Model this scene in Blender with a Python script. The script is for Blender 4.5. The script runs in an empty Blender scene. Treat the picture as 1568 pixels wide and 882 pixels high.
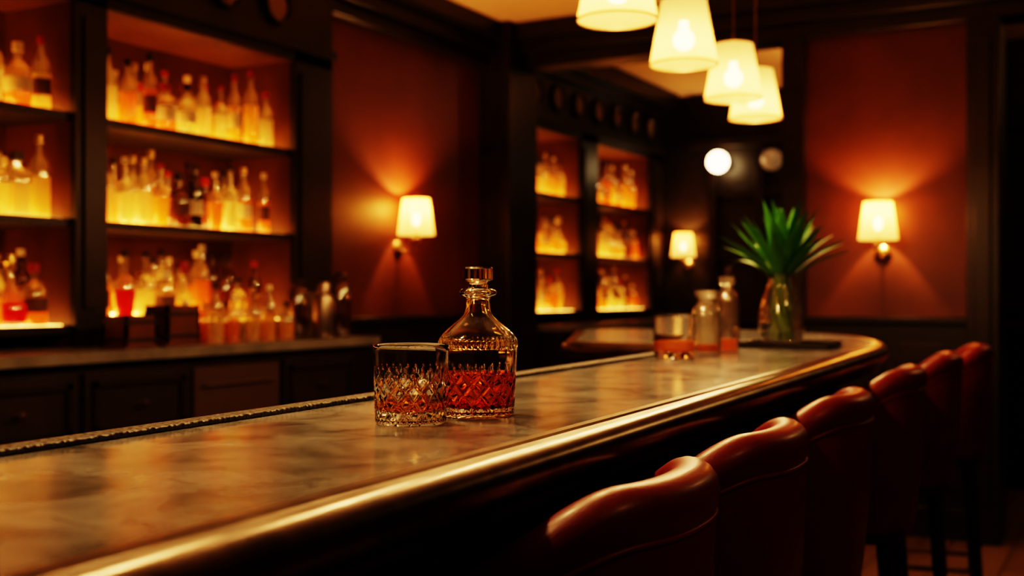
import bpy, bmesh, math, random
from mathutils import Vector, Matrix
random.seed(11)
R=math.radians
scn=bpy.context.scene
col=scn.collection

# ------------------------------------------------------------------ materials
def base_mat(name):
    m=bpy.data.materials.new(name); m.use_nodes=True
    nt=m.node_tree; nt.nodes.clear()
    out=nt.nodes.new('ShaderNodeOutputMaterial')
    return m,nt,out
def pm(name,color,rough=.5,metal=0.,trans=0.,ior=1.45,coat=0.,noise=None,bump=None,spec=.5,sheen=0):
    """principled; noise=(color2,scale,detail,lo,hi); bump=(scale,strength,dist)"""
    m,nt,out=base_mat(name)
    p=nt.nodes.new('ShaderNodeBsdfPrincipled')
    p.inputs['Base Color'].default_value=(*color,1)
    p.inputs['Roughness'].default_value=rough
    p.inputs['Metallic'].default_value=metal
    p.inputs['Transmission Weight'].default_value=trans
    p.inputs['IOR'].default_value=ior
    p.inputs['Coat Weight'].default_value=coat
    p.inputs['Coat Roughness'].default_value=.2
    p.inputs['Specular IOR Level'].default_value=spec
    tc=nt.nodes.new('ShaderNodeTexCoord')
    if noise:
        c2,sc,det,lo,hi=noise
        n=nt.nodes.new('ShaderNodeTexNoise'); n.inputs['Scale'].default_value=sc; n.inputs['Detail'].default_value=det
        nt.links.new(tc.outputs['Object'],n.inputs['Vector'])
        r=nt.nodes.new('ShaderNodeValToRGB')
        r.color_ramp.elements[0].position=lo; r.color_ramp.elements[0].color=(*color,1)
        r.color_ramp.elements[1].position=hi; r.color_ramp.elements[1].color=(*c2,1)
        nt.links.new(n.outputs['Fac'],r.inputs['Fac']); nt.links.new(r.outputs['Color'],p.inputs['Base Color'])
    if bump:
        n=nt.nodes.new('ShaderNodeTexNoise'); n.inputs['Scale'].default_value=bump[0]; n.inputs['Detail'].default_value=4
        nt.links.new(tc.outputs['Object'],n.inputs['Vector'])
        b=nt.nodes.new('ShaderNodeBump'); b.inputs['Strength'].default_value=bump[1]; b.inputs['Distance'].default_value=bump[2]
        nt.links.new(n.outputs['Fac'],b.inputs['Height']); nt.links.new(b.outputs['Normal'],p.inputs['Normal'])
    nt.links.new(p.outputs[0],out.inputs[0])
    return m
def glass(name,color=(1,1,1),rough=0.,ior=1.5):
    m,nt,out=base_mat(name)
    g=nt.nodes.new('ShaderNodeBsdfGlass'); g.inputs['Color'].default_value=(*color,1)
    g.inputs['Roughness'].default_value=rough; g.inputs['IOR'].default_value=ior
    nt.links.new(g.outputs[0],out.inputs[0]); return m
def emis(name,color,strength):
    m,nt,out=base_mat(name)
    e=nt.nodes.new('ShaderNodeEmission'); e.inputs[0].default_value=(*color,1); e.inputs[1].default_value=strength
    nt.links.new(e.outputs[0],out.inputs[0]); return m
def thin_glass(name,color=(.93,.93,.9),milk=0.03,rough=.03):
    m,nt,out=base_mat(name); N=nt.nodes.new; L=nt.links.new
    c=N('ShaderNodeBsdfTransparent'); c.inputs[0].default_value=(*color,1)
    d=N('ShaderNodeBsdfTranslucent'); d.inputs[0].default_value=(.8,.75,.65,1)
    m0=N('ShaderNodeMixShader'); m0.inputs[0].default_value=milk; L(c.outputs[0],m0.inputs[1]); L(d.outputs[0],m0.inputs[2])
    g=N('ShaderNodeBsdfGlossy'); g.inputs['Roughness'].default_value=rough
    lw=N('ShaderNodeLayerWeight'); lw.inputs[0].default_value=.45
    mr=N('ShaderNodeMapRange'); mr.inputs[3].default_value=.18; mr.inputs[4].default_value=.9; L(lw.outputs['Facing'],mr.inputs[0])
    pw=N('ShaderNodeMath'); pw.operation='POWER'; pw.inputs[1].default_value=1.5; L(mr.outputs[0],pw.inputs[0])
    m1=N('ShaderNodeMixShader'); L(pw.outputs[0],m1.inputs[0]); L(m0.outputs[0],m1.inputs[1]); L(g.outputs[0],m1.inputs[2])
    L(m1.outputs[0],out.inputs[0]); return m
def translucent(name,color,clear=.30,gl=.14,rough=.06,em=0.,emc=None,ccol=None):
    """thin coloured bottle glass: translucent + clear + gloss"""
    m,nt,out=base_mat(name)
    N=nt.nodes.new; L=nt.links.new
    t=N('ShaderNodeBsdfTranslucent'); t.inputs[0].default_value=(*color,1)
    d=N('ShaderNodeBsdfDiffuse'); d.inputs[0].default_value=(*color,1)
    m0=N('ShaderNodeMixShader'); m0.inputs[0].default_value=.3; L(t.outputs[0],m0.inputs[1]); L(d.outputs[0],m0.inputs[2])
    c=N('ShaderNodeBsdfTransparent'); c.inputs[0].default_value=(*(ccol or [min(1,x*1.15+.05) for x in color]),1)
    m1=N('ShaderNodeMixShader'); m1.inputs[0].default_value=clear; L(m0.outputs[0],m1.inputs[1]); L(c.outputs[0],m1.inputs[2])
    g=N('ShaderNodeBsdfGlossy'); g.inputs['Roughness'].default_value=rough; g.inputs[0].default_value=(.9,.9,.9,1)
    m2=N('ShaderNodeMixShader'); m2.inputs[0].default_value=gl; L(m1.outputs[0],m2.inputs[1]); L(g.outputs[0],m2.inputs[2])
    last=m2
    if em:
        e=N('ShaderNodeEmission'); e.inputs[0].default_value=(*(emc or color),1); e.inputs[1].default_value=em
        a=N('ShaderNodeAddShader'); L(m2.outputs[0],a.inputs[0]); L(e.outputs[0],a.inputs[1]); last=a
    L(last.outputs[0],out.inputs[0]); return m

M_wood=pm('dark_wood',(.012,.007,.0045),.36,noise=((.022,.011,.0065),6,6,.35,.7),bump=(40,.08,.002))
M_woodc=pm('cabinet_wood',(.080,.025,.009),.40,noise=((.12,.040,.014),5,5,.35,.7))
M_wooddoor=pm('door_wood',(.018,.011,.008),.4,noise=((.028,.016,.011),5,5,.35,.7))
M_red=pm('mahogany_plaster',(.078,.018,.006),.5,noise=((.11,.028,.009),3,5,.35,.7),bump=(60,.05,.002))
M_ceil=pm('ceiling_plaster',(.70,.46,.27),.85,noise=((.73,.49,.29),2,3,.3,.7))
M_bronze=pm('bronze_edge',(.19,.15,.11),.28,metal=1,noise=((.085,.065,.047),18,8,.4,.7),bump=(30,.12,.002))
M_brass=pm('brass',(.40,.26,.12),.3,metal=1)
M_leather=pm('oxblood_leather',(.17,.014,.013),.40,noise=((.115,.009,.009),9,5,.35,.75),bump=(260,.25,.0012),coat=.10)
M_piping=pm('leather_piping',(.24,.028,.022),.38)
M_legs=pm('stool_leg_wood',(.02,.012,.009),.35)
M_strip=emis('shelf_led',(1,.48,.11),24)
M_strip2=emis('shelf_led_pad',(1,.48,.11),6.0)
M_cream=pm('paper_label',(.75,.62,.42),.7)
M_labd=pm('paper_label_dark',(.12,.05,.03),.7)
M_capd=pm('bottle_cap_dark',(.03,.012,.008),.35)
M_capr=pm('bottle_cap_red',(.35,.025,.015),.4)
M_capg=pm('bottle_cap_gold',(.7,.5,.2),.3,metal=.9)
M_stain=pm('fridge_steel',(.075,.045,.030),.5,metal=.3)
M_shak=pm('shaker_steel',(.30,.24,.19),.3,metal=.9)
M_tray=pm('tray_dark',(.02,.014,.01),.35)
M_leaf=pm('leaf_green',(.04,.19,.025),.55,noise=((.09,.30,.045),20,3,.3,.7),spec=.3)
M_stem=pm('stem_green',(.25,.42,.08),.5)
M_disc=pm('medallion_face',(.26,.17,.09),.5,noise=((.14,.09,.045),10,4,.3,.7))
M_glass=glass('crystal')
M_glass2=thin_glass('clear_thin_glass',milk=.05)
M_whisky=glass('whisky',(.89,.39,.075),0,1.33)
M_whisky2=glass('whisky_light',(.985,.69,.30),0,1.33)
M_whisky3=translucent('whisky_far',(.92,.42,.07),clear=.45,gl=.08)
M_frost=thin_glass('frosted_glass',(.92,.9,.85),milk=.16,rough=.10)
L_liq=[translucent('bottle_amber',(.92,.42,.07)),translucent('bottle_honey',(.95,.58,.15)),translucent('bottle_clear',(.92,.79,.54),clear=.62),
       translucent('bottle_pale',(.95,.72,.34),clear=.42),translucent('bottle_red',(.60,.06,.02)),translucent('bottle_brown',(.30,.11,.025),clear=.25),
       translucent('bottle_dark',(.05,.03,.015),clear=.08,gl=.2)]
L_neck=[translucent('neck_clear',(.64,.54,.40),clear=.70,gl=.26),translucent('neck_brown',(.22,.09,.03),clear=.45,gl=.2)]

def marble():
    m,nt,out=base_mat('bar_marble'); N=nt.nodes.new; L=nt.links.new
    p=N('ShaderNodeBsdfPrincipled'); tc=N('ShaderNodeTexCoord')
    n=N('ShaderNodeTexNoise'); n.inputs['Scale'].default_value=9; n.inputs['Detail'].default_value=14; n.inputs['Roughness'].default_value=.68; n.inputs['Distortion'].default_value=.6
    L(tc.outputs['Object'],n.inputs['Vector'])
    r=N('ShaderNodeValToRGB'); e=r.color_ramp.elements
    e[0].position=.34; e[0].color=(.060,.060,.060,1); e[1].position=.66; e[1].color=(.30,.30,.30,1)
    x=r.color_ramp.elements.new(.43); x.color=(.14,.14,.138,1)
    x=r.color_ramp.elements.new(.51); x.color=(.215,.215,.212,1)
    L(n.outputs['Fac'],r.inputs['Fac'])
    n3=N('ShaderNodeTexNoise'); n3.inputs['Scale'].default_value=4.2; n3.inputs['Detail'].default_value=7; n3.inputs['Distortion'].default_value=1.3
    L(tc.outputs['Object'],n3.inputs['Vector'])
    s=N('ShaderNodeMath'); s.operation='SUBTRACT'; s.inputs[1].default_value=.5; L(n3.outputs['Fac'],s.inputs[0])
    ab=N('ShaderNodeMath'); ab.operation='ABSOLUTE'; L(s.outputs[0],ab.inputs[0])
    vr=N('ShaderNodeMapRange'); vr.inputs[1].default_value=0; vr.inputs[2].default_value=.016; vr.inputs[3].default_value=.6; vr.inputs[4].default_value=0; L(ab.outputs[0],vr.inputs[0])
    mx=N('ShaderNodeMix'); mx.data_type='RGBA'; L(vr.outputs[0],mx.inputs[0]); L(r.outputs[0],mx.inputs[6]); mx.inputs[7].default_value=(.06,.06,.06,1)
    L(mx.outputs[2],p.inputs['Base Color'])
    n2=N('ShaderNodeTexNoise'); n2.inputs['Scale'].default_value=14; n2.inputs['Detail'].default_value=6
    L(tc.outputs['Object'],n2.inputs['Vector'])
    mr=N('ShaderNodeMapRange'); mr.inputs[3].default_value=.10; mr.inputs[4].default_value=.24
    L(n2.outputs['Fac'],mr.inputs[0]); L(mr.outputs[0],p.inputs['Roughness'])
    p.inputs['Specular IOR Level'].default_value=.7
    L(p.outputs[0],out.inputs[0]); return m
M_marble=marble()
M_counter=pm('back_counter_stone',(.19,.18,.17),.28,noise=((.11,.105,.10),8,7,.35,.7))
def planks():
    m,nt,out=base_mat('floor_planks'); N=nt.nodes.new; L=nt.links.new
    p=N('ShaderNodeBsdfPrincipled'); tc=N('ShaderNodeTexCoord'); mp=N('ShaderNodeMapping')
    mp.inputs['Rotation'].default_value=(0,0,R(90))
    L(tc.outputs['Object'],mp.inputs[0])
    b=N('ShaderNodeTexBrick'); b.inputs['Scale'].default_value=1; b.inputs['Brick Width'].default_value=1.6; b.inputs['Row Height'].default_value=.14
    b.inputs['Mortar Size'].default_value=.004; b.inputs['Color1'].default_value=(.20,.11,.058,1); b.inputs['Color2'].default_value=(.15,.08,.042,1); b.inputs['Mortar'].default_value=(.02,.01,.006,1)
    L(mp.outputs[0],b.inputs[0]); L(b.outputs[0],p.inputs['Base Color']); p.inputs['Roughness'].default_value=.4
    L(p.outputs[0],out.inputs[0]); return m
M_floor=planks()
def mat_braid():
    m,nt,out=base_mat('braided_rubber'); N=nt.nodes.new; L=nt.links.new
    p=N('ShaderNodeBsdfPrincipled'); p.inputs['Base Color'].default_value=(.06,.055,.05,1); p.inputs['Roughness'].default_value=.5
    tc=N('ShaderNodeTexCoord'); v=N('ShaderNodeTexVoronoi'); v.inputs['Scale'].default_value=140
    L(tc.outputs['Object'],v.inputs['Vector']); b=N('ShaderNodeBump'); b.inputs['Strength'].default_value=.9; b.inputs['Distance'].default_value=.004
    L(v.outputs['Distance'],b.inputs['Height']); L(b.outputs[0],p.inputs['Normal']); L(p.outputs[0],out.inputs[0]); return m
M_braid=mat_braid()
M_shade=translucent('fabric_shade',(.21,.105,.034),clear=0.10,gl=0,em=1.0,emc=(1,.49,.12),ccol=(1,.8,.5))
M_bulb=emis('bulb',(1,.68,.30),80)
M_globe=emis('globe_glass_lit',(1,.70,.36),11)
M_globed=translucent('globe_glass_dim',(.5,.4,.28),clear=.1,em=.06,emc=(1,.7,.4))

# ------------------------------------------------------------------ mesh builder
class MB:
    def __init__(s): s.v=[];s.f=[];s.m=[];s.mats=[]
    def mi(s,mat):
        if mat not in s.mats: s.mats.append(mat)
        return s.mats.index(mat)
    def add(s,vs,fs,mat,M=None):
        o=len(s.v)
        for p in vs:
            p=Vector(p)
            if M is not None: p=M@p
            s.v.append(tuple(p))
        for i,f in enumerate(fs):
            s.f.append(tuple(o+k for k in f))
            s.m.append(s.mi(mat[i] if isinstance(mat,list) else mat))
    def box(s,x0,x1,y0,y1,z0,z1,mat,M=None):
        vs=[(x,y,z) for x in (x0,x1) for y in (y0,y1) for z in (z0,z1)]
        fs=[(0,1,3,2),(4,6,7,5),(0,4,5,1),(2,3,7,6),(0,2,6,4),(1,5,7,3)]
        s.add(vs,fs,mat,M)
    def lathe(s,prof,mat,cx=0,cy=0,cz=0,seg=24,M=None,sq=0.,rfun=None,rot=0.,closed=False,matz=None):
        vs=[];fs=[];ms=[]; n=len(prof)
        for i,(r,z) in enumerate(prof):
            for k in range(seg):
                a=2*math.pi*k/seg
                rr=r
                if sq:
                    q=2+6*sq
                    rr=r/((abs(math.cos(a))**q+abs(math.sin(a))**q)**(1/q))
                if rfun: rr=rfun(i,rr,a,z)
                vs.append((cx+rr*math.cos(a+rot),cy+rr*math.sin(a+rot),cz+z))
        rng=n if closed else n-1
        for i in range(rng):
            j=(i+1)%n
            for k in range(seg):
                k2=(k+1)%seg
                fs.append((i*seg+k,i*seg+k2,j*seg+k2,j*seg+k))
                ms.append(matz((prof[i][1]+prof[j][1])/2,prof[i],prof[j]) if matz else mat)
        s.add(vs,fs,ms,M)
    def tube(s,pts,rad,mat,seg=8,M=None,closed=False,cap=True):
        pts=[Vector(p) for p in pts]; n=len(pts); vs=[];fs=[]
        for i,p in enumerate(pts):
            if closed: t=(pts[(i+1)%n]-pts[i-1])
            else: t=(pts[min(i+1,n-1)]-pts[max(i-1,0)])
            t.normalize()
            up=Vector((0,0,1)) if abs(t.z)<.95 else Vector((1,0,0))
            a=t.cross(up).normalized(); b=a.cross(t)
            r=rad[i] if isinstance(rad,(list,tuple)) else rad
            for k in range(seg):
                w=2*math.pi*k/seg
                vs.append(p+a*math.cos(w)*r+b*math.sin(w)*r)
        for i in range(n if closed else n-1):
            j=(i+1)%n
            for k in range(seg):
                k2=(k+1)%seg
                fs.append((i*seg+k,i*seg+k2,j*seg+k2,j*seg+k))
        if cap and not closed:
            fs.append(tuple(range(seg))); fs.append(tuple(range((n-1)*seg,n*seg)))
        s.add(vs,fs,mat,M)
    def prism(s,outline,z0,z1,mat,M=None):
        n=len(outline)
        vs=[(x,y,z0) for x,y in outline]+[(x,y,z1) for x,y in outline]
        fs=[tuple(range(n))[::-1],tuple(range(n,2*n))]+[(i,(i+1)%n,n+(i+1)%n,n+i) for i in range(n)]
        s.add(vs,fs,mat,M)
    def obj(s,name,parent=None,bevel=0,loc=None,rotz=0,angle=35,weld=True):
        me=bpy.data.meshes.new(name); me.from_pydata(s.v,[],s.f)
        for m in s.mats: me.materials.append(m)
        for i,p in enumerate(me.polygons): p.material_index=s.m[i]; p.use_smooth=True
        bm=bmesh.new(); bm.from_mesh(me)
        if weld: bmesh.ops.remove_doubles(bm,verts=bm.verts,dist=1e-5)
        bmesh.ops.dissolve_degenerate(bm,dist=1e-6,edges=bm.edges)
        bmesh.ops.recalc_face_normals(bm,faces=bm.faces)
        bm.to_mesh(me); bm.free()
        me.set_sharp_from_angle(angle=R(angle))
        o=bpy.data.objects.new(name,me); col.objects.link(o)
        if loc is not None: o.location=loc
        o.rotation_euler[2]=rotz
        if bevel:
            b=o.modifiers.new('bevel','BEVEL'); b.width=bevel; b.segments=2; b.limit_method='ANGLE'; b.angle_limit=R(40)
        if parent: o.parent=parent
        return o
def empty(name,loc=(0,0,0),rotz=0):
    e=bpy.data.objects.new(name,None); col.objects.link(e); e.location=loc; e.rotation_euler[2]=rotz; e.empty_display_size=.1; return e
def B(v,u,z=0):
    a=R(3); return (v*math.cos(a)-u*math.sin(a), v*math.sin(a)+u*math.cos(a), z)
def point(name,loc,energy,color=(1,.57,.23),rad=.03,parent=None):
    l=bpy.data.lights.new(name,'POINT'); l.energy=energy; l.color=color; l.shadow_soft_size=rad
    o=bpy.data.objects.new(name,l); col.objects.link(o); o.location=loc
    if parent: o.parent=parent
    return o

BT=1.10      # bar top height
CEIL=2.90
# ------------------------------------------------------------------ room shell
def solo(name,x0,x1,y0,y1,z0,z1,mat,bevel=0):
    b=MB(); b.box(x0,x1,y0,y1,z0,z1,mat); return b.obj(name,bevel=bevel)
solo('floor',-4.05,3.1,-2.6,9.15,-.1,0,M_floor)
solo('ceiling',-4.05,3.1,-2.6,9.15,CEIL,CEIL+.1,M_ceil)
solo('wall_left',-4.05,-3.92,-2.6,9.15,0,CEIL,M_red)
solo('wall_front',-3.92,3.0,-2.6,-2.5,0,CEIL,M_red)
solo('wall_right',3.0,3.1,-2.6,9.15,0,CEIL,M_red)
solo('wall_far',-3.92,-1.2,9.0,9.15,0,CEIL,M_wooddoor)
solo('wall_partition',-1.25,-1.15,6.36,9.0,0,CEIL,M_red)
solo('wall_hall',-1.15,3.0,8.0,8.1,0,CEIL,M_wooddoor)
solo('wall_alcove',-3.92,-3.55,4.47,6.0,0,CEIL,M_red)
solo('wall_back',-1.62,-.755,6.2,6.36,0,CEIL,M_red)
solo('wall_back_side',.6,3.0,6.2,6.36,0,CEIL,M_red)

def crown_y(b,x,y0,y1,sgn=1):
    b.box(x,x+.05*sgn,y0,y1,2.64,CEIL,M_wood); b.box(x,x+.10*sgn,y0,y1,2.72,CEIL,M_wood); b.box(x,x+.16*sgn,y0,y1,2.80,CEIL,M_wood); b.box(x,x+.065*sgn,y0,y1,2.645,2.665,M_wood)
def crown_x(b,y,x0,x1):
    b.box(x0,x1,y-.05,y,2.64,CEIL,M_wood); b.box(x0,x1,y-.10,y,2.72,CEIL,M_wood); b.box(x0,x1,y-.16,y,2.80,CEIL,M_wood)
def frame_x(b,y,x0,x1,z0,z1,w=.03,t=.02,mat=M_wood):
    b.box(x0,x1,y-t,y,z0,z0+w,mat); b.box(x0,x1,y-t,y,z1-w,z1,mat); b.box(x0,x0+w,y-t,y,z0,z1,mat); b.box(x1-w,x1,y-t,y,z0,z1,mat)
def frame_y(b,x,y0,y1,z0,z1,w=.03,t=.02,mat=M_wood):
    b.box(x,x+t,y0,y1,z0,z0+w,mat); b.box(x,x+t,y0,y1,z1-w,z1,mat); b.box(x,x+t,y0,y0+w,z0,z1,mat); b.box(x,x+t,y1-w,y1,z0,z1,mat)
b=MB(); crown_y(b,-3.55,4.47,6.0); b.obj('trim_crown_left',bevel=.006)
b=MB(); crown_x(b,6.2,-3.35,3.0); b.box(-3.55,-1.62,6.2,6.36,2.64,CEIL,M_wood); b.box(-.755,.6,6.2,6.36,2.64,CEIL,M_wood); b.obj('trim_header_beam',bevel=.006)
b=MB()
b.box(-3.92,-3.35,6.0,6.38,0,CEIL,M_wood); b.box(-3.4,-3.33,5.97,6.03,0,CEIL,M_wood); b.box(-3.4,-3.32,5.96,6.4,0,.2,M_wood); b.obj('trim_corner_column',bevel=.008)
b=MB()
b.box(-3.55,-3.525,4.47,6.0,0,1.10,M_wood); b.box(-3.55,-3.49,4.47,6.0,1.10,1.135,M_wood)
for y in (4.6,5.1,5.6): b.box(-3.53,-3.51,y,y+.35,.25,1.0,M_wood)
b.box(-3.55,-3.50,4.47,6.0,0,.16,M_wood); b.obj('trim_wainscot_left',bevel=.005)
b=MB()
b.box(-1.62,-.755,6.175,6.2,0,1.10,M_wood); b.box(-1.62,-.755,6.14,6.2,1.10,1.135,M_wood)
for x in (-1.55,-1.12): b.box(x,x+.36,6.155,6.18,.25,1.0,M_wood)
b.box(-1.62,-.755,6.15,6.2,0,.16,M_wood)
b.box(-1.72,-1.60,6.13,6.42,0,2.64,M_wood)
b.box(-.775,-.62,6.11,6.42,0,2.64,M_wood); b.box(-.74,-.66,6.095,6.12,.2,2.55,M_wood)
b.obj('trim_wainscot_back',bevel=.005)
b=MB()
b.box(-3.30,-1.3,8.94,9.0,2.5,2.89,M_wood); b.box(-3.30,-1.3,8.90,9.0,2.45,2.52,M_wood)
for x in (-3.12,-2.72,-2.3,-1.9): b.box(x,x+.07,8.93,9.0,0,2.5,M_wood)
for z in (1.0,1.55,2.05): b.box(-3.12,-1.9,8.945,9.0,z,z+.06,M_wood)
b.obj('door_1',bevel=.004)
b=MB()
for k in range(4):
    x=-.9+k*.55
    b.box(x,x+.5,7.93,8.0,.0,2.3,M_wood)
    frame_x(b,7.93,x+.08,x+.42,.2,1.0); frame_x(b,7.93,x+.08,x+.42,1.15,2.15)
b.box(-1.15,1.6,7.9,8.0,2.3,2.45,M_wood)
b.obj('door_2',bevel=.004)

# ------------------------------------------------------------------ liquor cabinets
SH=[1.136,1.538,1.937]; TOP=2.354
XF=-3.52; XB=-3.90
def cabinet(name,y0,y1,bays):
    b=MB()
    b.box(XB-.015,XB+.01,y0,y1,1.057,CEIL,M_woodc)
    edges=[y0]+[e for bay in bays for e in bay]+[y1]
    for i in range(0,len(edges),2):
        ya,yb=edges[i],edges[i+1]
        if yb-ya>.005:
            b.box(XB,XF,ya,yb,1.057,CEIL,M_woodc)
            b.box(XF,XF+.03,ya,yb,1.057,2.45,M_wood)
            if yb-ya>.1: b.box(XF+.03,XF+.042,ya+.035,yb-.035,1.2,2.3,M_wood)
    b.box(XB,XF,y0,y1,TOP,CEIL-.02,M_woodc); b.box(XF,XF+.03,y0,y1,TOP,CEIL,M_wood)
    b.box(XF,XF+.06,y0,y1,2.40,2.44,M_wood); b.box(XF,XF+.09,y0,y1,2.72,2.78,M_wood); b.box(XF,XF+.17,y0,y1,2.78,CEIL,M_wood)
    for (ya,yb) in bays:
        for z in SH:
            b.box(XB,XF+.005,ya,yb,z-.032,z,M_wood)
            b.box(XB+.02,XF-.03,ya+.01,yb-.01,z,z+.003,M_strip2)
            b.box(XB+.011,XB+.03,ya+.01,yb-.01,z+.003,z+.035,M_strip)
    n=int((y1-y0)/.33)
    for k in range(n):
        y=y0+.2+k*.33
        if y>y1-.1: break
        Mx=Matrix.Translation((XF+.03,y,2.585))@Matrix.Rotation(R(90),4,'Y')
        b.lathe([(0,.014),(.07,.014),(.078,.03),(.09,.03),(.095,.0)],M_wood,seg=28,M=Mx,matz=lambda z,p,q:M_disc if max(p[0],q[0])<.071 else M_wood)
    return b.obj(name,weld=False)
cabinet('liquor_cabinet',.55,4.47,[(.70,1.70),(1.83,2.93),(3.08,4.19)])
cabinet('liquor_cabinet.001',6.39,8.88,[(6.44,7.32),(7.60,8.62)])

def bottle(b,x,y,z,kind,s,mats):
    liq,neck,cap,label=mats
    rot=random.random()*6
    if kind==0: P=[(0,0),(.036,0),(.038,.006),(.038,.06),(.038,.13),(.038,.18),(.034,.203),(.015,.232),(.013,.25),(.013,.275),(.016,.276),(.016,.305),(0,.306)];lv=.15;cp=.275;la=(.06,.13)
    elif kind==1: P=[(0,0),(.046,0),(.050,.006),(.050,.05),(.050,.11),(.048,.135),(.033,.158),(.015,.175),(.014,.205),(.020,.207),(.020,.24),(0,.241)];lv=.105;cp=.205;la=(.05,.11)
    elif kind==2: P=[(0,0),(.03,0),(.052,.012),(.060,.045),(.055,.08),(.036,.115),(.017,.145),(.013,.20),(.021,.202),(.024,.215),(.014,.222),(.023,.235),(.018,.262),(0,.268)];lv=.085;cp=.214;la=(9,9)
    elif kind==3: P=[(0,0),(.031,0),(.033,.005),(.033,.07),(.033,.15),(.033,.215),(.027,.237),(.013,.262),(.0125,.31),(.015,.312),(.015,.345),(0,.346)];lv=.18;cp=.31;la=(.07,.15)
    elif kind==4: P=[(0,0),(.040,0),(.042,.006),(.042,.05),(.042,.12),(.042,.155),(.036,.17),(.016,.178),(.016,.20),(.022,.202),(.022,.235),(0,.236)];lv=.12;cp=.20;la=(.05,.12)
    else: P=[(0,0),(.032,0),(.036,.05),(.043,.13),(.041,.165),(.03,.188),(.013,.205),(.0115,.275),(.016,.277),(.016,.305),(0,.306)];lv=.14;cp=.277;la=(9,9)
    sq=.75 if kind==4 else 0
    P=[(r*s,zz*s) for r,zz in P]
    Q=[]
    for i in range(len(P)):
        Q.append(P[i])
        if i+1<len(P) and P[i][1]<lv*s<P[i+1][1]:
            t=(lv*s-P[i][1])/(P[i+1][1]-P[i][1]); Q.append((P[i][0]+(P[i+1][0]-P[i][0])*t,lv*s))
    def mz(zc,p,q):
        h=zc/s
        if h>cp: return cap
        if label and la[0]-.001<p[1]/s and q[1]/s<la[1]+.001 and q[1]>p[1]+.02: return label
        return liq if h<lv else neck
    b.lathe(Q,liq,x,y,z,seg=16,sq=sq,rot=(rot if not sq else random.uniform(-.25,.25)),matz=mz)
def stock(name,bay,shelves=SH):
    b=MB(); ya,yb=bay
    for si,z in enumerate(shelves):
        for row,xx in enumerate((-3.81,-3.70,-3.60)):
            y=ya+.055+random.random()*.05
            while y<yb-.055:
                k=random.choice([0,0,1,2,3,3,4,5,5]); s=random.uniform(.78,1.0)
                if row==0: s*=1.08
                if k==3: s=min(s,1.0)
                liq=random.choices(L_liq,weights=[6,5,7,5,.7,2.2,.9])[0]
                neck=L_neck[1] if liq is L_liq[5] else L_neck[0]
                if liq is L_liq[6]: neck=L_liq[6]
                cap=random.choice([M_capd,M_capd,M_capg,M_cream,M_capr])
                lab=random.choice([M_cream,M_cream,M_labd]) if random.random()<.5 and row==2 else None
                if not (row==1 and random.random()<.6): bottle(b,xx+random.uniform(-.012,.012),y,z+.0035,k,s,(liq,neck,cap,lab))
                y+=random.uniform(.092,.125)
    return b.obj(name,weld=False)
for i,bay in enumerate([(.70,1.70),(1.83,2.93),(3.08,4.19),(6.44,7.32),(7.60,8.62)]):
    stock('liquor_bottles' if i==0 else 'liquor_bottles.%03d'%i,bay)

# ------------------------------------------------------------------ back-bar counters
def backcounter(name,y0,y1,fridge=None,off=.03):
    b=MB(); CT=1.055
    b.box(-3.90,-3.15,y0,y1,CT-.038,CT,M_counter)
    b.box(-3.90,-3.20,y0,y1-.02,.1,CT-.038,M_wood); b.box(-3.90,-3.26,y0,y1-.02,0,.1,M_wood)
    y=y0+off; k=0
    while y<y1-.3:
        w=.49; ya,yb=y,min(y+w,y1-.05)
        if fridge and ya<fridge<yb:
            b.box(-3.20,-3.185,ya,yb,.14,.97,M_stain); b.tube([(-3.17,ya+.04,.90),(-3.17,yb-.04,.90)],.005,M_stain)
        else:
            for (z0,z1) in ((.74,.98),(.14,.71)):
                b.box(-3.20,-3.18,ya,yb,z0,z1,M_wooddoor); frame_y(b,-3.18,ya+.03,yb-.03,z0+.03,z1-.03,.022,.012,M_wood)
                ky=(ya+yb)/2
                Mx=Matrix.Translation((-3.18,ky,(z0+z1)/2 if z0>.5 else z1-.12))@Matrix.Rotation(R(90),4,'Y')
                b.lathe([(.006,0),(.006,.018),(.014,.024),(.012,.034),(0,.036)],M_brass,seg=14,M=Mx)
        y+=w+.03; k+=1
    return b.obj(name,bevel=0,weld=False)
backcounter('back_bar_counter',.55,4.40,fridge=3.45,off=.08)
backcounter('back_bar_counter.001',6.45,8.75)

def crate(name,x,y,w,d,h,rotz=0,z=1.0555):
    b=MB(); t=.012
    b.box(-w/2,w/2,-d/2,d/2,0,t,M_woodc)
    for (a0,a1,b0,b1) in ((-w/2,w/2,-d/2,-d/2+t),(-w/2,w/2,d/2-t,d/2),(-w/2,-w/2+t,-d/2,d/2),(w/2-t,w/2,-d/2,d/2)): b.box(a0,a1,b0,b1,t,h,M_woodc)
    for zz in (.2,.75): b.box(-w/2-.004,w/2+.004,-d/2-.004,d/2+.004,h*zz,h*zz+.012,M_wooddoor)
    return b.obj(name,loc=(x,y,z),rotz=rotz)
crate('wooden_box',-3.30,3.02,.12,.15,.12)
crate('wooden_box.001',-3.32,3.25,.12,.17,.155)
b=MB()
for i in range(10):
    y=3.42+i*.055+random.uniform(-.006,.006); x=-3.42+(i%2)*.11
    bottle(b,x,y,1.0555,random.choice([0,1,4,5]),random.uniform(.62,.80),(random.choice([L_liq[1],L_liq[2],L_liq[3],L_liq[0]]),L_neck[0],random.choice([M_capd,M_capg,M_cream]),None))
b.obj('bitters_bottles',weld=False)
b=MB()
b.lathe([(0,0),(.045,0),(.048,.01),(.05,.16),(.046,.175),(.044,.19),(.03,.2),(.03,.24),(.026,.25),(0,.252)],M_shak,0,0,0,seg=24); b.obj('cocktail_shaker',loc=(-3.25,4.10,1.0555))
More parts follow.
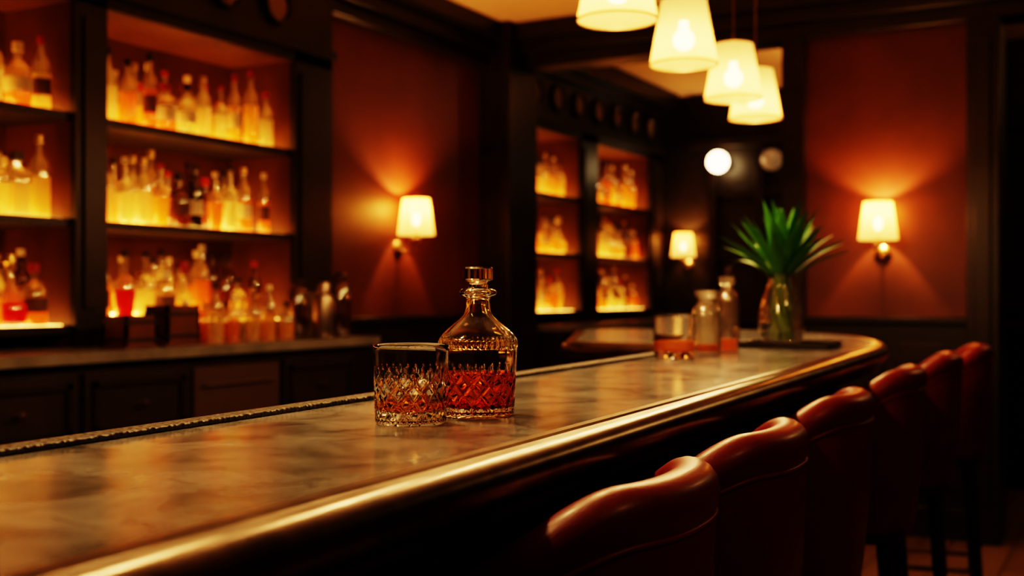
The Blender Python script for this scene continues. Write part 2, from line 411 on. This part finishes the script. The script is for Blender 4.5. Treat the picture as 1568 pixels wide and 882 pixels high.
def jar(name,x,y,r,h,z=1.0555,mat=None):
    b=MB(); mat=mat or L_neck[0]
    b.lathe([(0,0),(r*.9,0),(r,.01),(r,h*.7),(r*.8,h*.8),(r*.6,h*.84),(r*.6,h*.88),(r*.7,h*.88),(r*.7,h*.95),(r*.3,h),(0,h)],mat,seg=20,matz=lambda zc,p,q:M_capd if zc>h*.87 else mat)
    return b.obj(name,loc=(x,y,z))
jar('storage_jar',-3.28,4.26,.05,.30,mat=L_neck[1]); jar('storage_jar.001',-3.42,4.24,.055,.24); jar('storage_jar.002',-3.40,4.10,.045,.27,mat=L_neck[1])

# ------------------------------------------------------------------ main bar
bar=empty('bar_counter',(0,0,0),R(3))
VI=-.94; VS=-.51
arc=[]
for k in range(0,33):
    a=math.pi/2*k/32
    arc.append((-1.40+.89*math.cos(a),3.35+1.50*math.sin(a)))
outer=[(VS,-1.6),(VS,-.5),(VS,.5),(VS,1.5),(VS,2.5)]+arc
tail=[(-1.70,4.84),(-1.85,4.79),(-1.90,4.66),(-1.86,4.5)]
tail+=[(-1.50,3.55),(-1.46,3.44),(-1.38,3.38),(-1.25,3.36)]
tail+=[(VI-.05,3.34)]
outline=outer+tail+[(VI,3.30),(VI,-1.6)]
b=MB(); b.prism(outline,BT-.045,BT,M_marble); t=b.obj('marble_top',parent=bar,angle=30)
def sweep(b,path,prof,mat,mirror=1):
    pts=[Vector((x,y,0)) for x,y in path]; n=len(pts); vs=[];fs=[]; m=len(prof)
    for i,p in enumerate(pts):
        t=(pts[min(i+1,n-1)]-pts[max(i-1,0)]).normalized()
        nn=Vector((t.y,-t.x,0))*mirror
        for (o,z) in prof: vs.append(p+nn*o+Vector((0,0,z)))
    for i in range(n-1):
        for k in range(m):
            k2=(k+1)%m
            fs.append((i*m+k,i*m+k2,(i+1)*m+k2,(i+1)*m+k))
    fs.append(tuple(range(m))); fs.append(tuple(range((n-1)*m,n*m)))
    b.add(vs,fs,mat)
prof=[(-.012,BT-.058),(-.012,BT+.0015),(.0,BT+.0015),(.003,BT-.001)]
for k in range(0,13):
    a=R(90-15*k); prof.append((.012+.024*math.cos(a),BT-.028+.026*math.sin(a)))
prof.append((.0,BT-.058))
b=MB(); sweep(b,outer+tail,prof,M_bronze); b.obj('bronze_bullnose',parent=bar,angle=28)
prof2=[(-.05,BT-.075),(-.05,BT-.055),(.012,BT-.055),(.010,BT-.066),(-.002,BT-.075)]
b=MB(); sweep(b,outer+tail,prof2,M_wood); b.obj('under_moulding',parent=bar)
b=MB(); b.box(VI-.002,VI+.030,-1.6,3.28,BT,BT+.007,M_braid)
o=b.obj('bar_mat',parent=bar,bevel=.002)
body=[(-.80,-1.6),(-.80,3.3)]+[(-1.40+.60*math.cos(math.pi/2*k/16),3.35+1.20*math.sin(math.pi/2*k/16)) for k in range(17)]+[(-1.70,4.55),(-1.72,4.4),(-1.42,3.5),(-.92,3.42),(-.92,-1.6)]
b=MB(); b.prism(body,.0,BT-.045,M_wood)
for i in range(9):
    u0=-1.5+i*.53; b.box(-.80,-.785,u0,u0+.05,.12,1.03,M_wood); frame_y(b,-.80,u0+.09,u0+.49,.2,.95,.025,.014,M_wood)
b.box(-.80,-.77,-1.6,3.3,0,.12,M_wood); b.box(-.80,-.76,-1.6,3.3,.99,1.035,M_wood)
for i in range(5):
    u0=-1.2+i*1.06
    b.prism([(0,0),(.25,.0),(.25,-.03),(.05,-.2),(0,-.22)],-.02,.02,M_wood,M=Matrix.Translation((-.79,u0,1.025))@Matrix.Rotation(R(90),4,'X'))
b.obj('bar_body',parent=bar,weld=False)

# ------------------------------------------------------------------ crystal ware
def frac(x): return x-math.floor(x)
def cut(a,z,N,p):
    A=N*a/(2*math.pi)+z/p; C=N*a/(2*math.pi)-z/p
    da=abs(frac(A+.5)-.5); dc=abs(frac(C+.5)-.5)
    g=max(max(0,1-da/.2),max(0,1-dc/.2))
    return g
def dens(prof,step):
    out=[]
    for i in range(len(prof)-1):
        (r0,z0),(r1,z1)=prof[i],prof[i+1]; L=math.hypot(r1-r0,z1-z0); n=max(1,int(L/step))
        for k in range(n): t=k/n; out.append((r0+(r1-r0)*t,z0+(z1-z0)*t))
    out.append(prof[-1]); return out
def tumbler(name,loc,sc=1.,liq=M_whisky2,lvl=.030,detail=True,rotz=0.,gm=M_glass):
    e=empty(name,loc,rotz)
    outp=dens([(.0405,.0),(.0425,.002),(.0432,.012),(.0445,.055)],.0012 if detail else .006)+dens([(.0445,.055),(.0455,.092)],.003)[1:]
    rim=[(.0452,.0938),(.0442,.0940),(.0434,.0930)]
    inn=[(.0430,.085),(.0418,.055),(.0400,.022),(.0385,.0165),(.034,.0140),(.02,.0135),(0,.0135)]
    P=[(0,.0015),(.03,.0015),(.034,.0)]+outp+rim+inn
    no=3+len(outp)
    def rf(i,r,a,z):
        if 3<=i<no and .0035<z<.072:
            N=14; top=.047+.013*abs(math.sin(a*N/2))
            if z<.008: return r-.0016*max(0,math.cos(a*40))
            if z<top:
                return r-.0027*cut(a,z,N,.026)
            if z<.066:
                q=abs(frac(28*a/(2*math.pi)+.5)-.5); return r-.0016*max(0,1-q/.16)
        return r
    b=MB(); b.lathe(P,gm,seg=336 if detail else 64,rfun=rf if detail else None); g=b.obj('glass',parent=e,angle=40 if detail else 60); g.scale=(sc,)*3
    b=MB()
    LP=[(0,.0136),(.02,.0136),(.034,.0141),(.0387,.0167),(.0402,.022)]+[(.0402+(lvl-.022)*.0545,lvl),(0,lvl)]
    b.lathe(LP,liq,seg=64); g=b.obj('whisky',parent=e,angle=60); g.scale=(sc,)*3
    return e
tumbler('whisky_tumbler',B(-.707,1.173,BT+.0006),1.0,M_whisky2,.027)
tumbler('whisky_tumbler.001',B(-.845,2.62,BT+.0006),1.12,M_whisky3,.036,False,gm=M_glass)

dec=empty('whisky_decanter',B(-.675,1.285,BT+.0006))
outp=dens([(.043,0),(.0462,.003),(.0466,.012),(.0475,.030),(.0485,.056)],.0013)+dens([(.0485,.056),(.0500,.084)],.004)[1:]+dens([(.0500,.084),(.0508,.090),(.0500,.096),(.0478,.100)],.0012)[1:]+\
     [(.0440,.1050),(.0385,.1105),(.0315,.116),(.0245,.1215),(.0190,.127),(.0162,.1325),(.0152,.139),(.0150,.147),(.0160,.1505),(.0225,.153),(.0240,.1552),(.0240,.1570),(.0225,.1590),(.0190,.161)]
inn=[(.0150,.1615),(.0118,.160),(.0113,.150),(.0118,.139),(.0130,.132),(.0165,.1255),(.0215,.1195),(.0290,.113),(.0360,.107),(.0420,.1010),(.0462,.093),(.0462,.084),(.0452,.056),(.0440,.030),(.0420,.017),(.036,.0115),(.02,.010),(0,.010)]
P=[(0,.0015),(.03,.0015),(.036,0)]+outp+inn; no=3+len(outp)
def rfd(i,r,a,z):
    if 3<=i<no:
        if .003<z<.010: return r-.001*max(0,math.cos(a*36))
        if z<.054 and z>=.010: return r-.0024*cut(a,z,13,.028)
        if .054<=z<.064:
            q=abs(frac(26*a/(2*math.pi)+.5)-.5); return r-.0010*max(0,1-q/.16)
        if .086<z<.098: return r+.0007*abs(math.sin(a*22))*math.sin((z-.086)/.012*math.pi)
    return r
b=MB(); b.lathe(P,M_glass,seg=312,rfun=rfd); b.obj('decanter_body',parent=dec,angle=40)
b=MB(); b.lathe([(0,.0101),(.02,.0101),(.0362,.0116),(.0422,.0171),(.0442,.030),(.0453,.054),(.0453,.0555),(0,.0555)],M_whisky,seg=80); b.obj('whisky',parent=dec,angle=60)
b=MB(); b.lathe([(0,.142),(.0095,.142),(.0108,.150),(.0108,.160),(.0128,.163),(.0128,.166),(.011,.168),(.0135,.1700),(.0185,.1720),(.0195,.1735),(.0195,.1865),(.0180,.1885),(0,.1892)],M_glass,seg=24,rot=.1); b.obj('stopper',parent=dec,angle=25)

# far bar-top objects
b=MB(); b.lathe([(0,0),(.034,0),(.038,.005),(.038,.095),(.033,.118),(.022,.130),(.021,.142),(.029,.150),(.030,.163),(.026,.163),(.018,.145),(.018,.13),(.030,.115),(.035,.095),(.035,.008),(0,.006)],M_frost,seg=32)
b.lathe([(0,.0065),(.034,.0085),(.034,.026),(0,.026)],M_whisky3,seg=24); b.obj('glass_carafe',loc=B(-.825,2.82,BT+.0006),weld=False)
b=MB(); b.lathe([(0,0),(.030,0),(.031,.004),(.031,.13),(.027,.15),(.016,.165),(.015,.178),(.022,.18),(.022,.200),(0,.201)],M_glass2,seg=32,matz=lambda z,p,q:M_glass2 if z<.179 else M_frost)
b.lathe([(0,.004),(.028,.004),(.028,.035),(0,.035)],M_whisky3,seg=24); b.obj('glass_bottle',loc=B(-.81,2.96,BT+.0006),weld=False)
b=MB(); b.lathe([(0,0),(.028,0),(.030,.004),(.030,.13),(.026,.15),(.012,.175),(.011,.21),(.015,.212),(.015,.235),(0,.236)],L_neck[1],seg=24,matz=lambda z,p,q:M_capd if z>.211 else L_neck[1]); b.obj('bitters_bottle',loc=B(-.94,3.47,BT+.0006))
tray=MB(); tray.box(-.13,.13,-.11,.11,0,.008,M_tray); frame=[(-.13,.13,-.11,-.10),(-.13,.13,.10,.11),(-.13,-.12,-.11,.11),(.12,.13,-.11,.11)]
for f in frame: tray.box(*f,.008,.016,M_tray)
tray.obj('serving_tray',loc=B(-.725,3.32,BT+.0018),rotz=R(3),bevel=.002)
vz=BT+.0103
pl=empty('potted_plant_vase',B(-.745,3.31,vz))
b=MB(); b.lathe([(0,0),(.045,0),(.058,.012),(.067,.045),(.066,.085),(.054,.130),(.042,.165),(.038,.185),(.044,.205),(.042,.205),(.035,.185),(.039,.165),(.051,.130),(.063,.085),(.064,.045),(.055,.016),(.043,.006),(0,.006)],M_glass2,seg=48); b.obj('vase',parent=pl,angle=60)
b=MB()
for i in range(14):
    a=i*2.399; r0=.030*math.sqrt((i+.5)/14)
    b.tube([(r0*1.5*math.cos(a+2),r0*1.5*math.sin(a+2),.012),(r0*1.1*math.cos(a+1),r0*1.1*math.sin(a+1),.1),(r0*.9*math.cos(a),r0*.9*math.sin(a),.2),(r0*1.5*math.cos(a),r0*1.5*math.sin(a),.24)],.0038,M_stem,seg=6)
b.obj('stems',parent=pl,weld=False)
b=MB()
def leaf(b,az,lean,L,w,z0,r0,droop):
    n=10; vs=[];fs=[]
    d=Vector((math.cos(az),math.sin(az),0)); s=Vector((-math.sin(az),math.cos(az),0))
    p=d*r0+Vector((0,0,z0)); th=lean
    for i in range(n+1):
        t=i/n
        ww=w*math.sin(math.pi*min(1,(t*.92+.08))**.8)**.8 if t<1 else 0.0005
        up=Vector((0,0,1))*math.cos(th)+d*math.sin(th)
        nr=d*math.cos(th)-Vector((0,0,1))*math.sin(th)
        vs+= [p+s*ww*.5-nr*ww*.14,p,p-s*ww*.5-nr*ww*.14]
        p=p+up*(L/n); th+=droop/n
    for i in range(n):
        k=i*3; fs+=[(k,k+1,k+4,k+3),(k+1,k+2,k+5,k+4)]
    b.add(vs,fs,M_leaf)
for i in range(44):
    ring=i/43
    leaf(b,i*2.399+random.uniform(-.2,.2),R(6+ring*50),random.uniform(.165,.215),random.uniform(.030,.044),.19+.03*(1-ring),.012+.02*ring,R(random.uniform(5,30))*(.3+ring))
b.obj('leaves',parent=pl,weld=False)

# ------------------------------------------------------------------ bar stools
def stool(name,v,u,rz=0):
    e=empty(name,B(v,u,0),R(3)+rz)
    rx,ry=.21,.222; ZT=1.066; ZB=.655; T=.056
    path=[]
    for k in range(10): path.append((-.20+.20*k/10,-ry+.012*(1-k/10)))
    for k in range(41):
        a=-math.pi/2+math.pi*k/40; c,s=math.cos(a),math.sin(a)
        path.append((rx*abs(c)**.85,ry*math.copysign(abs(s)**.85,s)))
    for k in range(1,11): path.append((-.20*k/10,ry-.012*(k/10)))
    pts=[Vector((x,y,0)) for x,y in path]; n=len(pts)
    cum=[0]
    for i in range(1,n): cum.append(cum[-1]+(pts[i]-pts[i-1]).length)
    tot=cum[-1]; vs=[];fs=[]; seam=[]; seam2=[]
    m=None
    for i,p in enumerate(pts):
        t=(pts[min(i+1,n-1)]-pts[max(i-1,0)]).normalized(); nn=Vector((t.y,-t.x,0))
        s=abs(cum[i]/tot-.5)*2
        q=min(1,max(0,(s-.22)/.78)); q=q*q*(3-2*q)
        zt=ZT-.19*q
        sec=[(-.030,ZB),(-.018,ZB+.08),(-.006,ZB+(zt-ZB)*.5),(-.001,zt-T*1.15),(-.004,zt-T*1.0),(.003,zt-T*.8)]
        for k in range(9):
            a=math.pi*k/8; sec.append((-T/2+(T/2+.003)*math.cos(a),zt-T/2+T/2*math.sin(a)))
        sec+=[(-T*1.0,zt-T*.8),(-T*1.05,ZB+(zt-ZB)*.55),(-T*1.0,ZB+.03),(-T*.9,ZB)]
        m=len(sec)
        for (o,z) in sec: vs.append(p+nn*o+Vector((0,0,z)))
        seam.append(p+nn*-.0015+Vector((0,0,zt-T*1.0))); seam2.append(p+nn*(-T-.0005)+Vector((0,0,zt-T*.8)))
    for i in range(n-1):
        for k in range(m):
            k2=(k+1)%m; fs.append((i*m+k,i*m+k2,(i+1)*m+k2,(i+1)*m+k))
    fs.append(tuple(range(m))); fs.append(tuple(range((n-1)*m,n*m)))
    b=MB(); b.add(vs,fs,M_leather); o=b.obj('backrest',parent=e,angle=60)
    b=MB(); b.tube(seam,.0032,M_piping,seg=8); b.tube(seam2,.003,M_piping,seg=8); b.obj('piping',parent=e,angle=60,weld=False)
    b=MB()
    b.lathe([(0,.650),(.165,.650),(.178,.662),(.180,.70),(.175,.722),(.155,.738),(.08,.745),(0,.747)],M_leather,seg=48,sq=.2); b.obj('seat',parent=e,angle=60).location=(-.025,0,0)
    b=MB()
    b.lathe([(0,.625),(.165,.625),(.17,.63),(.17,.655),(0,.655)],M_legs,seg=32,sq=.3)
    for sx in(-1,1):
        for sy in (-1,1):
            b.tube([(sx*.125,sy*.125,.63),(sx*.165,sy*.165,.001)],[.02,.013],M_legs,seg=10)
    ring=[]
    for sx,sy in((1,1),(-1,1),(-1,-1),(1,-1)): ring.append((sx*.15,sy*.15,.24))
    for i in range(4): b.tube([ring[i],ring[(i+1)%4]],.009,M_bronze,seg=8)
    b.obj('legs',parent=e,weld=False)
    return e
for i,(v,u) in enumerate([(-.555,1.17),(-.55,1.64),(-.55,2.28),(-.54,3.12),(-.51,3.90),(-.46,4.60)]):
    stool('bar_stool' if i==0 else 'bar_stool.%03d'%i,v,u,R([0,0,0,0,4,8][i]))

# ------------------------------------------------------------------ pendants
def pendant(name,v,u,en=18):
    z0=2.0; e=empty(name,B(v,u,z0))
    b=MB(); b.lathe([(.110,0),(.109,.004),(.073,.205),(.0725,.208)],M_shade,seg=48); b.obj('shade',parent=e,angle=60)
    b=MB(); b.tube([(.110*math.cos(a*math.pi/24),.110*math.sin(a*math.pi/24),0) for a in range(48)],.0028,M_brass,closed=True)
    b.tube([(.0725*math.cos(a*math.pi/24),.0725*math.sin(a*math.pi/24),.208) for a in range(48)],.0025,M_brass,closed=True)
    for k in range(3):
        a=k*2.094; b.tube([(0,0,.20),(.0725*math.cos(a),.0725*math.sin(a),.207)],.002,M_brass)
    b.lathe([(0,.14),(.018,.14),(.02,.15),(.02,.19),(.012,.215),(.006,.23),(0,.23)],M_brass,seg=20)
    b.tube([(0,0,.22),(0,0,CEIL-z0-.02)],.004,M_brass); b.lathe([(0,CEIL-z0-.03),(.04,CEIL-z0-.028),(.05,CEIL-z0-.001),(0,CEIL-z0-.001)],M_brass,seg=24)
    b.obj('fitting',parent=e,weld=False)
    b=MB(); b.lathe([(0,.045)]+[(.034*math.sin(math.pi*k/12),.08-.034*math.cos(math.pi*k/12)) for k in range(1,11)]+[(.014,.125),(.014,.14),(0,.14)],M_bulb,seg=20); b.obj('bulb',parent=e)
    point('pendant_light',(0,0,.018),en,rad=.022,parent=e)
for i,(v,u) in enumerate([(-1.10,2.91),(-1.12,3.57),(-1.146,4.28),(-1.19,4.80),(-1.10,2.22),(-1.10,1.5),(-1.10,.8)]):  # last three hang out of view, added to light the near bar top
    pendant('pendant_lamp' if i==0 else 'pendant_lamp.%03d'%i,v,u)

# ------------------------------------------------------------------ sconces
def sconce(name,loc,rotz,en=12):
    e=empty(name,loc,rotz)
    b=MB(); b.lathe([(.100,0),(.072,.195)],M_shade,.12,0,0,seg=40); b.obj('shade',parent=e,angle=60)
    b=MB()
    Mx=Matrix.Translation((0.001,0,-.07))@Matrix.Rotation(R(90),4,'Y')
    b.lathe([(0,0),(.045,0),(.045,.008),(.03,.018),(0,.022)],M_brass,seg=24,M=Mx)
    b.tube([(.01,0,-.07),(.05,0,-.095),(.09,0,-.09),(.115,0,-.06),(.12,0,-.03)],.007,M_brass)
    b.lathe([(0,-.04),(.02,-.038),(.028,-.02),(.016,-.012),(.013,.05),(0,.05)],M_brass,.12,0,0,seg=18)
    b.tube([(.12,0,.02),(.12,.0,.03),(.12,.072,.19)],.002,M_brass); b.tube([(.12,0,.03),(.12,-.072,.19)],.002,M_brass)
    b.obj('bracket',parent=e,weld=False)
    b=MB(); b.lathe([(0,.05)]+[(.022*math.sin(math.pi*k/10),.085-.035*math.cos(math.pi*k/10)) for k in range(1,10)]+[(0,.12)],M_bulb,.12,0,0,seg=16); b.obj('bulb',parent=e)
    point('sconce_light',(.12,0,.145),en,color=(1,.50,.15),rad=.015,parent=e)
sconce('wall_sconce',(-3.55,5.12,1.572),0,32)
sconce('wall_sconce.001',(-1.20,6.2,1.535),R(-90),32)
sconce('wall_sconce.002',(-3.31,9.0,1.56),R(-90),12)
def globe(name,x,z,mat,en):
    e=empty(name,(x,8.93,z))
    b=MB(); b.lathe([(0,-.085)]+[(.085*math.sin(math.pi*k/16),-.085*math.cos(math.pi*k/16)) for k in range(1,16)]+[(0,.085)],mat,0,-.12,0,seg=28); b.obj('globe',parent=e,angle=60)
    b=MB(); b.tube([(0,.06,0),(0,-.04,0)],.012,M_brass); b.lathe([(0,0),(.05,0),(.05,.012),(0,.012)],M_brass,seg=20,M=Matrix.Translation((0,.01,0))@Matrix.Rotation(R(90),4,'X')); b.obj('mount',parent=e,weld=False)
globe('globe_lamp',-2.99,2.317,M_globe,0); globe('globe_lamp.001',-2.55,2.31,M_globed,0)
def flush(name,x,y,en):
    e=empty(name,(x,y,CEIL))
    b=MB(); b.lathe([(0,-.001),(.16,-.001),(.16,-.03),(.15,-.03)],M_brass,seg=32); b.obj('rim',parent=e)
    b=MB(); b.lathe([(.15,-.03),(.14,-.06),(.10,-.085),(.05,-.098),(0,-.10)],M_shade,seg=32); b.obj('diffuser',parent=e,angle=60)
    point('fill_light',(0,0,-.16),en,rad=.12,parent=e)
flush('added_fill_lamp',-1.75,7.6,12); flush('added_fill_lamp.001',.6,7.1,20); flush('added_fill_lamp.002',1.2,1.2,11)  # unseen lamps added as fill for the far room, hall and bar room

# ------------------------------------------------------------------ world + camera
w=bpy.data.worlds.new('world'); scn.world=w; w.use_nodes=True
w.node_tree.nodes['Background'].inputs[0].default_value=(.04,.02,.012,1); w.node_tree.nodes['Background'].inputs[1].default_value=.3
cam=bpy.data.cameras.new('camera'); co=bpy.data.objects.new('camera',cam); col.objects.link(co)
co.location=(0,0,1.255); co.rotation_euler=(R(90),0,R(29)); cam.lens=40; cam.sensor_width=36; cam.shift_y=.0057
cam.dof.use_dof=True; cam.dof.focus_distance=1.37; cam.dof.aperture_fstop=3.8
cam.clip_start=.02
scn.camera=co
scn.view_settings.view_transform='Filmic'
for lk in ('Filmic - Very High Contrast','Very High Contrast'):
    try:
        scn.view_settings.look=lk; break
    except Exception as ex: print(ex)
scn.view_settings.exposure=0.22
